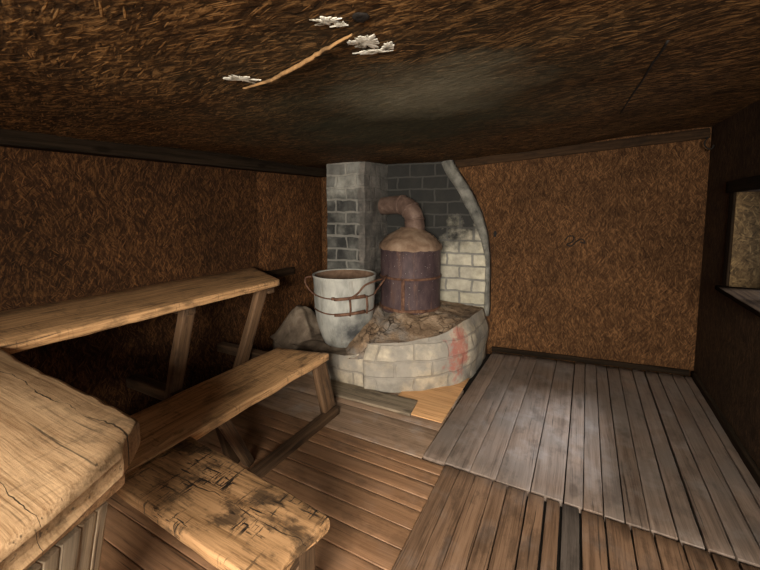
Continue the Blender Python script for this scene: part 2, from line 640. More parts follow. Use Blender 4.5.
DECKWARM = mat_wood('brown_deck_timber', (.205, .125, .076), (.088, .050, .029), stain=.4, knots=.45, rough=.55, tint=.16, dust=.12)
FLOORWOOD = mat_wood('trodden_floor_timber', (.255, .142, .076), (.155, .082, .041), stain=.3, knots=.4, rough=.55, tint=.12, dust=.06)
FLOORGREY = mat_wood('dusty_floor_timber', (.28, .19, .128), (.17, .11, .07), stain=.3, knots=.3, rough=.6, tint=.1, dust=.35)
SLABGREY = mat_wood('grey_plank_timber', (.25, .20, .14), (.11, .085, .055), stain=.35, rough=.75)
PALEWOOD = mat_wood('fresh_plywood', (.62, .36, .17), (.42, .22, .09), stain=.12, knots=.2, rough=.6, tint=.05)
PITDARK = mat_plain('dark_subfloor', [(.3, (.006, .005, .004)), (.7, (.016, .012, .009))])
PLASTER = mat_plain('grey_plaster', [(.3, (0.0546, 0.0546, 0.04836)), (.5, (0.1482, 0.1443, 0.1248)), (.7, (0.2574, 0.2496, 0.2184))], scale=9)


def mat_clay():
    t = NT('dry_cracked_clay')
    co = t.objco()
    n = t.noise(co, 7, 9, .68, .4)
    col = t.ramp(n, [(.30, (.095, .060, .036)), (.5, (.25, .17, .105)), (.68, (.40, .30, .205))])
    grey = t.ramp(t.noise(t.vmath('ADD', co, (3, 1, 0)), 3.0, 5, .6), [(.52, 0), (.66, .8)])
    col = t.mix(grey, col, t.mix(n, (.07, .068, .062), (.30, .29, .27)))
    w = t.vmath('ADD', co, t.vmath('MULTIPLY', t.n_col(co, 9), (.09, .09, .09)))
    v = t.vor(t.vmath('MULTIPLY', w, (1, 1, .4)), 13, 'DISTANCE_TO_EDGE')
    cr = t.ramp(v.outputs['Distance'], [(.012, 1), (.05, 0)])
    cr = t.math('MULTIPLY', cr, t.ramp(t.noise(co, 4, 3), [(.45, 0), (.6, .9)]))
    col = t.mix(cr, col, (.05, .033, .02))
    t.bump(t.math('SUBTRACT', t.math('ADD', n, t.math('MULTIPLY', t.noise(co, 45, 5), .5)), cr), 1.0, .02)
    return t.done(col, .92)


CLAY = mat_clay()
RUBBLE = mat_plain('dusty_rubble', [(.28, (.05, .037, .026)), (.5, (.15, .115, .083)), (.72, (.30, .25, .19))], scale=5, bump=.9, bd=.02)
RUST = mat_plain('rusty_iron', [(.3, (.035, .018, .012)), (.5, (.105, .050, .030)), (.7, (.19, .105, .065))], scale=18, rough=.75, metal=.15, bump=.3)
PIPE = mat_plain('scaled_pipe_iron', [(.28, (0.0612, 0.03744, 0.0288)), (.5, (0.1224, 0.07776, 0.05904)), (.72, (0.2088, 0.1476, 0.1152))], scale=9, rough=.75, metal=.1, bump=.35)
DOME = mat_plain('clay_crusted_lid', [(.28, (0.072, 0.044, 0.028)), (.5, (0.176, 0.1136, 0.0736)), (.72, (0.296, 0.216, 0.152))], scale=7, rough=.85, bump=.6, spots=[(5, .62, (0.04, 0.032, 0.0256))])
BLACKINSIDE = mat_plain('rusty_inside', [(.3, (.07, .04, .025)), (.7, (.20, .13, .085))], scale=10)
WHITEFLAKE = mat_plain('white_flaking_lime', [(.38, (.13, .115, .085)), (.45, (.46, .44, .37)), (.62, (.68, .66, .58))], scale=38, bump=.4)
BARK = mat_plain('peeled_strip', [(.3, (.06, .035, .016)), (.6, (.30, .17, .07))], scale=16)
PAINTED = mat_barrel()
ZINC = mat_can()
BLACKIRON = mat_plain('black_mark', [(.3, (.006, .005, .004)), (.7, (.02, .016, .013))], scale=20)


def soot_chimney(t, co):
    s = t.sep(co)
    n = t.noise(co, 4.5, 6, .65)
    low = t.ramp(t.math('ADD', t.math('MULTIPLY', s[2], .5), t.math('MULTIPLY', n, .22)), [(.40, .75), (.55, 1), (.90, 1), (1.03, .15)])
    side = t.ramp(t.math('ADD', s[0], t.math('MULTIPLY', t.math('SUBTRACT', n, .5), .18)), [(0, 1), (1, 1)])
    return t.math('MULTIPLY', low, t.ramp(t.noise(co, 6, 5), [(.3, .55), (.6, 1)]))


def soot_shield(t, co):
    s = t.sep(co)
    n = t.noise(co, 3.6, 7, .65)
    # black behind the stove, clean cream blocks lower right
    v = t.math('ADD', t.math('MULTIPLY', t.math('SUBTRACT', s[2], 1.12), 1.5), t.math('MULTIPLY', t.math('ADD', s[0], .92), -.75))
    v = t.math('ADD', v, t.math('MULTIPLY', t.math('SUBTRACT', n, .5), 1.5))
    return t.ramp(v, [(.02, 0), (.45, 1)])


def soot_hearth(t, co):
    s = t.sep(co)
    n = t.noise(co, 5, 7, .65)
    v = t.math('ADD', t.math('MULTIPLY', t.math('SUBTRACT', .10, s[2]), 4.0), t.math('MULTIPLY', t.math('SUBTRACT', n, .5), 2.2))
    return t.ramp(v, [(.15, 0), (.9, .8)])


BRICK_CHIM = mat_brick('sooty_chimney_brick', (.11, .115, .11), (.36, .36, .32), (.30, .295, .26), bw=.25, bh=.125, ms=.014, soot=.93, soot_fn=soot_chimney, plaster=.3, plaster_col=(.19, .175, .155), offset=.07, mortar_soot=.15, skin=-1.93)
BRICK_SHIELD = mat_brick('cream_shield_brick', (.42, .39, .29), (.52, .48, .37), (.18, .175, .155), bw=.27, bh=.135, ms=.012, soot=.97, soot_fn=soot_shield, plaster=.45, plaster_col=(.27, .265, .235), offset=.11, mortar_soot=.045)
BRICK_HEARTH = mat_brick('cream_hearth_brick', (.38, .325, .24), (.46, .405, .31), (.26, .225, .175), bw=.31, bh=.135, ms=.010, soot=.8, soot_fn=soot_hearth, red=(-.86, 3.07, .28), plaster=.95, plaster_col=(.27, .25, .215), offset=.05)

# ------------------------------------------------------------------ room dimensions
XL = -2.75


def back_y(x):
    return 3.97 + (x + .75) * .1373


def right_x(y):
    return .955 + .028 * (y - 2.03)


def ceil_z(x, y):
    base = 1.925 + .026 * (y - .85)
    rise = .082 * max(0, x + 1.45)
    sag = .022 * nz(x * 1.1, y * 1.1, 4.2) + .008 * nz(x * 3.1, y * 3.1, 1.2)
    return base + rise + sag


YN = -1.25          # near wall, behind the camera


def wall_grid(fn, u0, u1, v0, v1, nu, nv, thick):
    """closed slab: front face fn(u,v), back face pushed by vector thick"""
    bm = bmesh.new()
    g = [[bm.verts.new(fn(u0 + (u1 - u0) * i / nu, v0 + (v1 - v0) * j / nv)) for j in range(nv + 1)] for i in range(nu + 1)]
    h = [[bm.verts.new(Vector(v.co) + Vector(thick)) for v in row] for row in g]
    for i in range(nu):
        for j in range(nv):
            bm.faces.new((g[i][j], g[i + 1][j], g[i + 1][j + 1], g[i][j + 1])).smooth = True
            bm.faces.new((h[i][j], h[i][j + 1], h[i + 1][j + 1], h[i + 1][j]))
    for i in range(nu):
        bm.faces.new((g[i][0], h[i][0], h[i + 1][0], g[i + 1][0]))
        bm.faces.new((g[i][nv], g[i + 1][nv], h[i + 1][nv], h[i][nv]))
    for j in range(nv):
        bm.faces.new((g[0][j], g[0][j + 1], h[0][j + 1], h[0][j]))
        bm.faces.new((g[nu][j], h[nu][j], h[nu][j + 1], g[nu][j + 1]))
    return bm


# left wall
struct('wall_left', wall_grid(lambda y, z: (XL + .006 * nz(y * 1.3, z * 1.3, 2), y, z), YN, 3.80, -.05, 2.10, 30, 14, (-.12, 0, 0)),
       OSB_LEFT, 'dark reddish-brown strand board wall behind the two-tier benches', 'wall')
# back wall
struct('wall_back', wall_grid(lambda x, z: (x, back_y(x) + .006 * nz(x * 1.3, z * 1.3, 7), z), XL - .1, 1.25, -.05, 2.42, 30, 16, (0, .12, 0)),
       OSB_BACK, 'brown strand board wall facing the viewer beside the brick stove corner', 'wall')
# right wall with the deep window opening
WY0, WY1, WZ0, WZ1 = 2.60, 3.47, .955, 1.625
bm = bmesh.new()
RW = .30


def rbox(y0, y1, z0, z1):
    vs_ = []
    for y in (y0, y1):
        for dx in (0, RW):
            for z in (z0, z1):
                vs_.append(bm.verts.new((right_x(y) + dx, y, z)))
    a = vs_
    for f in ((0, 1, 3, 2), (4, 6, 7, 5), (0, 4, 5, 1), (2, 3, 7, 6), (0, 2, 6, 4), (1, 5, 7, 3)):
        fc = bm.faces.new([a[i] for i in f])


rbox(YN, WY0, -.05, 2.45)
rbox(WY1, 4.34, -.05, 2.45)
rbox(WY0, WY1, -.05, WZ0)
rbox(WY0, WY1, WZ1, 2.45)
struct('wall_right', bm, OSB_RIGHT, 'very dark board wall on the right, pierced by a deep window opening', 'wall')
# reveal lining of the window (light strand board on the far jamb), frame and pane
win = link(bpy.data.objects.new('window_1', None))
win.location = (right_x(3.0), 3.0, WZ0)
tag(win, 'deep window opening in the right wall with pale strand board reveal', 'window', None, 'structure')
bm = bmesh.new()
box_into(bm, right_x(WY1) - .002, right_x(WY1) + RW, WY1 - .014, WY1 - .001, WZ0, WZ1)
obj('reveal_lining', bm, OSB_REVEAL, win)
bar('window_sill', (right_x(3.46) + .105, 3.466, WZ0 - .012), (right_x(2.28) + .105, 2.58, WZ0 - .012), .36, .03, SILLWOOD, win, 5)
bar('head_board', (right_x(3.62) - .012, 3.62, WZ1 + .04), (right_x(2.2) - .012, 2.2, WZ1 + .04), .022, .085, BLACKWOOD, win, 6)
bar('jamb_board', (right_x(3.50) - .006, 3.515, WZ0 - .03), (right_x(3.50) - .006, 3.515, WZ1 + .0), .09, .016, BLACKWOOD, win, 7, up=(1, 0, 0))
xo = right_x(2.9) + RW - .05
for a, b in (((xo, WY0, WZ0 + .025), (xo, WY1, WZ0 + .025)), ((xo, WY0, WZ1 - .025), (xo, WY1, WZ1 - .025))):
    bar('window_frame', a, b, .045, .05, DARKWOOD, win, 8)
for y in (WY0 + .025, (WY0 + WY1) / 2, WY1 - .04):
    bar('window_frame', (xo, y, WZ0 + .05), (xo, y, WZ1 - .05), .045, .045, DARKWOOD, win, 9, up=(1, 0, 0))

# near wall with the doorway the light comes through
bm = bmesh.new()
box_into(bm, XL - .1, -.55, YN - .12, YN, -.05, 2.3)
box_into(bm, .93, 1.3, YN - .12, YN, -.05, 2.3)
box_into(bm, -.55, .93, YN - .12, YN, 2.0, 2.3)
struct('wall_near', bm, OSB_BACK, 'board wall behind the viewer with the open doorway', 'wall')

# ceiling
struct('ceiling', wall_grid(lambda x, y: (x, y, ceil_z(x, y)), XL - .1, 1.3, YN - .1, 4.36, 60, 80, (0, 0, .12)), OSB_CEIL,
       'low sagging strand board ceiling, sooty above the stove', 'ceiling')

# floor: dark ground plus boards on the left
bm = bmesh.new()
bm.verts.layers.float.new('board')
bm.verts.layers.float['board']
box_into(bm, XL - .1, 1.3, YN - .1, 4.36, -.12, -.045, mat=1)
edges = [2.004, 1.918, 1.828, 1.722, 1.632, 1.51, 1.395, 1.28, 1.16, 1.05, .93, .81, .69, .57, .45, .33, .2, .08, -.05, -.18, -.32, -.46, -.6, -.75, -.9, -1.05, -1.22]
rnd = random.Random(4)
for i, (a, b) in enumerate(zip(edges, edges[1:])):
    board_into(bm, 2.75 - .62 - .004, a - b - (.005 if i % 2 else .003), .034, i + 3.3, r=.003, wear=.0016, step=.22, attr=rnd.random(),
               x_off=XL + .002, y_off=(a + b) / 2, z_off=-.008 - .003 * rnd.random())
for i, (a, b) in enumerate(((2.66, 2.33), (2.328, 2.012), (2.98, 2.665))):
    board_into(bm, 1.98, a - b, .034, i + 43.3, r=.003, wear=.002, step=.12, attr=rnd.random(), mat=2,
               x_off=XL + .002, y_off=(a + b) / 2, z_off=-.009)
struct('floor', bm, [FLOORWOOD, PITDARK, FLOORGREY], 'brown trodden board floor between benches and grey decking', 'floor')

# two slatted deck panels
def deck(name, xs, y0, y1, skew, mat, label, seed, dark_at=None, ymax=None):
    rn = random.Random(seed)
    b = bmesh.new()
    b.verts.layers.float.new('board')
    mats = [mat, BLACKGREY]
    for i, (a, c) in enumerate(zip(xs, xs[1:])):
        gap = rn.choice((.003, .005, .007, .010, .012)) if i > 2 else .003
        ye = (y1 if ymax is None else min(y1, ymax(a), ymax(c)))
        L = ye - y0
        W = c - a - gap
        k0 = skew
        board_into(b, L, W, .035, seed + i * 1.7, r=.0022, wear=.0018, step=.09, attr=rn.random(), mat=1 if i == dark_at else 0,
                   ylo=lambda x, W=W, k0=k0: -W / 2 - k0 * x, yhi=lambda x, W=W, k0=k0, fi=i: W / 2 - k0 * x,
                   x_off=0, y_off=-((a + c) / 2), z_off=.001 * rn.random(),
                   e0=lambda f, q=rn.uniform(-.004, .004): q)
    M = frame((0, y0, 0), (0, 1, 0))
    o = obj(name, b, mats, None, M)
    return tag(o, label, 'floor deck', None, 'structure')


BLACKGREY = mat_wood('dark_grey_deck_timber', (.115, .095, .080), (.05, .04, .034), stain=.3, rough=.5, tint=.05)
deck('floor', [-.765, -.627, -.478, -.331, -.154, .007, .097, .185, .276, .375, .479, .579, .682, .785, .88, .95], 2.022, 4.2, .026, DECKWOOD,
     'grey-brown slatted decking with a pale sheen reaching to the back wall', 50, ymax=lambda x: back_y(x) - .03)
deck('floor', [-.62, -.53, -.441, -.345, -.265, -.163, -.076, -.002, .084, .189, .293, .387, .488, .587, .679, .78, .87, .945], -1.2, 2.006, .0, DECKWARM,
     'browner slatted decking in the near foreground with one dark grey board', 90, dark_at=7)

# trims
def yb(x, d):
    return back_y(x) - d


bar('trim_1', (XL + .055, -1.2, 1.865), (XL + .055, 3.68, 1.955), .11, .125, BLACKWOOD, None, 21)
tag(bpy.data.objects['trim_1'], 'dark beam along the top of the left wall', 'beam', None, 'structure')
bar('trim_2', (-1.18, yb(-1.18, .016), 1.985), (1.0, yb(1.0, .016), 2.159), .026, .085, DARKWOOD, None, 22)
tag(bpy.data.objects['trim_2'], 'dark board under the ceiling along the back wall', 'trim', None, 'structure')
bar('baseboard_back', (-.73, yb(-.73, .014), .022), (.98, yb(.98, .014), .022), .024, .05, BLACKWOOD, None, 23)
tag(bpy.data.objects['baseboard_back'], 'dark baseboard at the foot of the back wall', 'baseboard', None, 'structure')
bar('baseboard_right', (right_x(4.16) - .014, 4.16, .026), (right_x(-1.2) - .014, -1.2, .026), .028, .06, BLACKWOOD, None, 24)
tag(bpy.data.objects['baseboard_right'], 'dark baseboard at the foot of the right wall', 'baseboard', None, 'structure')
# ------------------------------------------------------------------ masonry hearth in the corner
BC = Vector((-1.44, 3.40, .53))       # barrel foot
CC = Vector((-1.90, 2.90, .245))      # water drum foot


def fan(pts_rim, centre, h_in, rings, seed, amp, flat=.55):
    """closed mound: skirt to the floor is separate; this is the domed top"""
    b = bmesh.new()
    n = len(pts_rim)
    loops = []
    for j in range(rings + 1):
        s = j / rings
        lp = []
        for p in pts_rim:
            q = Vector(p).lerp(Vector((centre[0], centre[1], p[2])), s)
            z = p[2] + (h_in - p[2]) * smooth01(s / flat)
            a = amp * min(1, s * 5 + .15) * (1 - .6 * smooth01((s - .5) / .3))
            z += a * (nz(q.x * 6, q.y * 6, seed) + .6 * nz(q.x * 15, q.y * 15, seed + 3) + .35 * nz(q.x * 33, q.y * 33, seed + 5))
            lp.append(b.verts.new((q.x, q.y, z)))
        loops.append(lp)
        if j == rings - 1:
            break
    for a, c in zip(loops, loops[1:]):
        for i in range(n):
            b.faces.new((a[i], a[(i + 1) % n], c[(i + 1) % n], c[i])).smooth = True
    b.faces.new(loops[-1])
    return b


def skirt(pts_rim, z0, nv, seed, amp, bulge=.0, cen=None):
    b = bmesh.new()
    uv = b.loops.layers.uv.new('UVMap')
    n = len(pts_rim)
    arc = [0]
    for i in range(n):
        a, c = Vector(pts_rim[i][:2]), Vector(pts_rim[(i + 1) % n][:2])
        arc.append(arc[-1] + (c - a).length)
    g = []
    for j in range(nv + 1):
        row = []
        for i, p in enumerate(pts_rim):
            z = z0 + (p[2] - z0) * j / nv
            v = Vector((p[0], p[1], z))
            out = (Vector((p[0], p[1], 0)) - Vector((cen[0], cen[1], 0))).normalized()
            k = amp * (nz(v.x * 5, v.y * 5, v.z * 6 + seed) + .5 * nz(v.x * 14, v.y * 14, v.z * 14 + seed))
            top = -.045 * smooth01((j / nv - .72) / .28)
            v += out * (k + top + bulge * math.sin(math.pi * j / nv))
            row.append(b.verts.new(v))
        g.append(row)
    for j in range(nv):
        for i in range(n):
            f = b.faces.new((g[j][i], g[j][(i + 1) % n], g[j + 1][(i + 1) % n], g[j + 1][i]))
            f.smooth = True
            us = (arc[i], arc[i + 1], arc[i + 1], arc[i])
            ii = (i, (i + 1) % n, (i + 1) % n, i)
            zz = (g[j][i].co.z, g[j][(i + 1) % n].co.z, g[j + 1][(i + 1) % n].co.z, g[j + 1][i].co.z)
            for l, u_, z_ in zip(f.loops, us, zz):
                l[uv].uv = (u_, z_)
    top = [v.co.copy() for v in g[-1]]
    return b, top


def dense(poly, k=5, closed=True):
    out = []
    n = len(poly)
    for i in range(n):
        a, c = Vector(poly[i]), Vector(poly[(i + 1) % n])
        m = max(1, int((c - a).length / .05))
        for j in range(m):
            out.append(a.lerp(c, j / m))
    return out


hearth = thing('brick_hearth', (-1.4, 3.2, -.03), 'rounded whitewashed brick hearth with a brown clay mound under the stove', 'hearth')
front = spline([(-1.50, 2.585, .385), (-1.30, 2.640, .40), (-1.09, 2.79, .415), (-.90, 2.98, .455), (-.795, 3.20, .515), (-.765, 3.50, .51), (-.765, 3.83, .50)], 7)
poly = list(front) + [Vector(p) for p in ((-1.30, 3.76, .55), (-1.83, 3.70, .55), (-1.83, 3.35, .52), (-1.66, 2.98, .46), (-1.545, 2.68, .40))]
rim = dense(poly)
sk, top = skirt(rim, -.03, 14, 3, .022, .018, (-1.35, 3.2))
obj('brick_front', sk, BRICK_HEARTH, hearth, smooth=True)
obj('clay_mound', fan(top, (-1.44, 3.38), .542, 26, 5, .030, .62), CLAY, hearth, smooth=True)

# lower ledge on the left under the drum
led = [(-1.52, 2.60, .285), (-1.70, 2.595, .235), (-1.86, 2.59, .225), (-2.08, 2.60, .215), (-2.35, 2.66, .20), (-2.55, 2.72, .19), (-2.735, 2.80, .19),
       (-2.735, 3.18, .30), (-2.30, 3.18, .34), (-1.86, 3.18, .44), (-1.70, 2.98, .42), (-1.58, 2.70, .36)]
rim2 = dense([Vector(p) for p in led])
sk, top2 = skirt(rim2, -.03, 9, 13, .018, .0, (-2.0, 2.95))
for f in sk.faces:
    if f.calc_center_median().x < -1.98:
        f.material_index = 1
obj('ledge_front', sk, [BRICK_HEARTH, RUBBLE], hearth, smooth=True)
heap = dense([Vector(p) for p in ((-2.12, 2.74, .16), (-2.30, 2.68, .15), (-2.52, 2.70, .15), (-2.735, 2.76, .20), (-2.735, 3.16, .25), (-2.45, 3.17, .25), (-2.24, 3.14, .25), (-2.19, 2.95, .20))])
obj('rubble_heap', fan(heap, (-2.50, 2.96), .50, 16, 25, .035, .9), RUBBLE, hearth, smooth=True)
obj('ledge_clay', fan(top2, CC, .245, 14, 15, .022, .55), RUBBLE, hearth, smooth=True)
# clay slumped between mound and drum
b = bmesh.new()
P = [(-1.58, 2.61, .30), (-1.60, 2.70, .37), (-1.66, 2.86, .44), (-1.70, 3.05, .50), (-1.78, 3.22, .53)]
Q = [(-1.74, 2.62, .245), (-1.80, 2.72, .262), (-1.84, 2.86, .29), (-1.85, 3.05, .36), (-1.88, 3.2, .40)]
O = [(-1.47, 2.62, .37), (-1.50, 2.72, .42), (-1.52, 2.88, .475), (-1.56, 3.05, .52), (-1.62, 3.2, .55)]
ps, qs, os_ = spline(P, 8), spline(Q, 8), spline(O, 8)
grid = []
for a, m_, c in zip(os_, ps, qs):
    row = []
    for s in range(13):
        t_ = s / 12
        v = a.lerp(m_, t_ * 2) if t_ < .5 else m_.lerp(c, t_ * 2 - 1)
        ed = min(1, min(s, 12 - s) / 3.0) * min(1, len(grid) / 4 + .0)
        v = v + Vector((0, 0, -.045 + .06 * smooth01(ed) + .022 * (nz(v.x * 11, v.y * 11, 2) + .6 * nz(v.x * 27, v.y * 27, 5))))
        row.append(b.verts.new(v))
    grid.append(row)
low = [[b.verts.new(Vector((v.co.x, v.co.y, v.co.z - .09))) for v in row] for row in grid]
for i in range(len(grid) - 1):
    for j in range(12):
        b.faces.new((grid[i][j], grid[i + 1][j], grid[i + 1][j + 1], grid[i][j + 1])).smooth = True
        b.faces.new((low[i][j], low[i][j + 1], low[i + 1][j + 1], low[i + 1][j]))
for i in range(len(grid) - 1):
    b.faces.new((grid[i][0], low[i][0], low[i + 1][0], grid[i + 1][0]))
    b.faces.new((grid[i][12], grid[i + 1][12], low[i + 1][12], low[i][12]))
for j in range(12):
    b.faces.new((grid[0][j], grid[0][j + 1], low[0][j + 1], low[0][j]))
    b.faces.new((grid[-1][j], low[-1][j], low[-1][j + 1], grid[-1][j + 1]))
obj('clay_slump', b, CLAY, hearth)

# chimney block
chim = thing('brick_chimney', (-2.08, 3.45, .25), 'square sooty brick chimney stack behind the white drum', 'chimney')
b = bmesh.new()
box_into(b, -2.31, -1.85, 3.20, 3.74, .25, 1.995, cuts=11)
uv_box(b)
rough(b, .020, 5, 3)
rough(b, .007, 17, 9)
obj('brick_shaft', b, BRICK_CHIM, chim, smooth=False)

# brick heat shield on the back wall with a curved plaster edge
shield = thing('brick_heat_shield', (-1.3, 3.85, .4), 'sooty cream brick heat shield with curved plaster edge behind the barrel stove', 'heat shield')
edge = spline([(-.765, .40), (-.765, .70), (-.770, .95), (-.792, 1.15), (-.835, 1.37), (-.925, 1.60), (-1.035, 1.80), (-1.125, 1.93), (-1.17, 2.035)], 6) if False else \
    [Vector((p.x, p.y)) for p in spline([(-.765, .40, 0), (-.765, .70, 0), (-.770, .95, 0), (-.792, 1.15, 0), (-.835, 1.37, 0), (-.925, 1.60, 0), (-1.035, 1.80, 0), (-1.125, 1.93, 0), (-1.17, 2.035, 0)], 6)]
b = bmesh.new()
uv = b.loops.layers.uv.new('UVMap')
TH = .115
rows = []
NXS = 18
for e in edge:
    xr, z = e.x - .012, e.y
    row = []
    for i in range(NXS + 1):
        x = -1.90 + (xr + 1.90) * i / NXS
        d = TH + .010 * nz(x * 6, z * 6, 4) + .005 * nz(x * 17, z * 17, 8)
        row.append(b.verts.new((x, back_y(x) - d, z)))
    row.append(b.verts.new((xr, back_y(xr) - .003, z)))
    row.insert(0, b.verts.new((-1.90, back_y(-1.90) - .003, z)))
    rows.append(row)
for r0, r1 in zip(rows, rows[1:]):
    for i in range(len(r0) - 1):
        f = b.faces.new((r0[i], r0[i + 1], r1[i + 1], r1[i]))
        f.smooth = True
        for l in f.loops:
            l[uv].uv = (l.vert.co.x, l.vert.co.z)
    f = b.faces.new((r0[-1], r0[0], r1[0], r1[-1]))
b.faces.new(rows[0])
b.faces.new(rows[-1])
obj('brick_face', b, BRICK_SHIELD, shield)
b = bmesh.new()
rings = []
for k, e in enumerate(edge):
    e2 = edge[min(k + 1, len(edge) - 1)]
    e1 = edge[max(k - 1, 0)]
    tn = (e2 - e1).normalized()
    nn = Vector((-tn.y, tn.x))            # towards the inside (left)
    wdt = .03 + .07 * smooth01((e.y - 1.0) / .6)
    ring = []
    for s, d in ((-.012, 0.004), (-.012, TH * .7), (-.006, TH * .95), (.006, TH + .006), (wdt * .6, TH + .010), (wdt, TH + .002), (wdt, 0.004)):
        q = e + nn * (s + .006 * nz(e.y * 9, s * 40, 3))
        ring.append(b.verts.new((q.x, back_y(q.x) - d - .004 * nz(e.y * 8, d * 30, 6) * (d > .01), q.y)))
    rings.append(ring)
m = len(rings[0])
for a, c in zip(rings, rings[1:]):
    for i in range(m):
        b.faces.new((a[i], a[(i + 1) % m], c[(i + 1) % m], c[i])).smooth = True
b.faces.new(rings[0])
b.faces.new(rings[-1])
obj('plaster_edge', b, PLASTER, shield)

# ------------------------------------------------------------------ barrel stove
stove = thing('barrel_stove', tuple(BC), 'purplish-brown rusty barrel stove with domed lid on the clay mound', 'stove')
R = .30
b = lathe([(R * .97, -.02), (R, .0), (R, .02), (R * .995, .15), (R * .995, .30), (R * 1.01, .315), (R * 1.01, .335), (R * .995, .35), (R * .995, .48), (R, .60), (R * 1.015, .612), (R * 1.01, .625), (R * .95, .628)], BC, 64, .004, 2)
obj('drum_body', b, PAINTED, stove)
obj('hoop', ring_band(BC, R * 1.0, .325, .022, .010), RUST, stove)
obj('foot_rim', ring_band(BC, R * .99, .022, .030, .010, wob=.01), RUST, stove)
b = bmesh.new()
lathe_into(b, [(R * 1.045, .588), (R * 1.05, .612), (R * 1.02, .640), (R * .90, .682), (R * .72, .728), (R * .52, .762), (R * .36, .785), (R * .33, .80), (R * .2, .80)], BC, 64, .006, 6)
rough(b, .006, 14, 2)
for v in b.verts:
    if v.co.z < BC.z + .60:
        a = math.atan2(v.co.y - BC.y, v.co.x - BC.x)
        v.co.z += .010 * nz(math.cos(a) * 5, math.sin(a) * 5, 3)
b2 = b
obj('domed_lid', b2, DOME, stove)
# vertical seam strap on the lower half, facing the benches
va = math.radians(-80)
b = bmesh.new()
for z0_, z1_ in ((.0, .33),):
    rows = []
    for i in range(9):
        z = z0_ + (z1_ - z0_) * i / 8
        rows.append([b.verts.new((BC.x + rr * math.cos(va + da), BC.y + rr * math.sin(va + da), BC.z + z)) for rr, da in ((R * .99, -.055), (R + .008, -.05), (R + .011, 0), (R + .008, .05), (R * .99, .055))])
    for a, c in zip(rows, rows[1:]):
        for i in range(5):
            b.faces.new((a[i], a[(i + 1) % 5], c[(i + 1) % 5], c[i]))
    b.faces.new(rows[0])
    b.faces.new(rows[-1])
obj('seam_strap', b, RUST, stove)
pp = [Vector((-1.41, 3.43, 1.30)), Vector((-1.41, 3.43, 1.335))]
for k in range(0, 11):
    a = math.radians(9 * k)
    q = .19 * (1 - math.cos(a))
    pp.append(Vector((-1.41 - q, 3.43 + .35 * q, 1.365 + .19 * math.sin(a))))
pp += [Vector((-1.70, 3.53, 1.552)), Vector((-1.80, 3.57, 1.545)), Vector((-1.868, 3.595, 1.54))]
pipe = obj('stove_pipe', tube(pp, [.100 if i < 3 else .095 for i in range(len(pp))], 24), PIPE, stove)
for k in (3, 7, 11):
    d = (pp[k + 1] - pp[k]).normalized()
    obj('pipe_collar', tube([pp[k] - d * .012, pp[k] - d * .006, pp[k] + d * .006, pp[k] + d * .012], [.096, .103, .103, .096], 24), PIPE, pipe)

# ------------------------------------------------------------------ white water drum with rusty straps
drum = thing('metal_water_drum', tuple(CC), 'whitened open metal drum with rusty straps standing left of the stove', 'drum')
r0 = .292
prof = [(.12, .0), (.180, .004), (.198, .02), (.222, .08), (.245, .155), (.264, .24), (.277, .34), (.284, .42), (.288, .53), (r0, .63), (r0 + .006, .642), (r0 + .006, .656), (r0 - .004, .660), (r0 - .012, .65), (r0 - .016, .48), (.27, .43), (.05, .425)]
b = bmesh.new()
rings = lathe_into(b, prof, CC, 60, .006, 4)
b.faces.new(rings[0])
b.faces.new(rings[-1])
for f in b.faces:
    c = f.calc_center_median()
    rad = math.hypot(c.x - CC.x, c.y - CC.y)
    if c.z > CC.z + .41 and rad < r0 - .010:
        f.material_index = 1
obj('drum_shell', b, [ZINC, BLACKINSIDE], drum)
obj('rim_wire', ring_band(CC, r0 + .002, .652, .014, .006), ZINC, drum)


def on_can(ang, z, out=.0):
    """point on the drum: ang in degrees to the right of the side facing the camera"""
    a = math.atan2(-.838, .546) + math.radians(ang)
    rr = .283 + .016 * (z - .33) + out
    return Vector((CC.x + rr * math.cos(a), CC.y + rr * math.sin(a), CC.z + z))


for z in (.485, .345):
    obj('strap', ring_band(CC, .283 + .012 * (z - .33) / .3, z, .010, .006, wob=.008), RUST, drum)
    pts = [on_can(a, z - .012 * (a > 20) * 0 + (.012 * math.sin(math.radians(a * 2))), .009) for a in range(-18, 42, 4)]
    obj('clamp_bar', tube(pts, .014, 8, .6), RUST, drum)
for a in (9, 42):
    obj('strap_link', tube([on_can(a, .33, .010), on_can(a + 1, .39, .011), on_can(a, .45, .011), on_can(a - 1, .495, .010)], .009, 8), RUST, drum)
obj('clamp_bolt', lathe([(.001, -.012), (.014, -.012), (.016, 0), (.014, .012), (.001, .012)], on_can(-20, .485, .012), 10), RUST, drum)
# carrying handles: left loop, right lever with return
obj('handle', tube(spline([on_can(-62, 0.485, .006), on_can(-74, 0.520, .04), on_can(-82, 0.580, .075), on_can(-85, 0.630, .07), on_can(-80, 0.645, .02)]), .0075, 8), RUST, drum)
obj('handle', tube(spline([on_can(10, 0.490, .012), on_can(22, 0.530, .02), on_can(34, 0.595, .03), on_can(48, 0.622, .06), on_can(72, 0.630, .09), on_can(84, 0.635, .105), on_can(88, 0.590, .085), on_can(82, 0.520, .03), on_can(70, 0.485, .008)]), .0085, 8), RUST, drum)

# ------------------------------------------------------------------ benches
# upper bench along the left wall
ub = thing('sauna_bench', (-2.4, 1.2, -.01), 'upper plank bench along the left wall, shoulder high, slanted far end', 'bench')
M = frame((0, -.30, .95), (0, 1, 0))
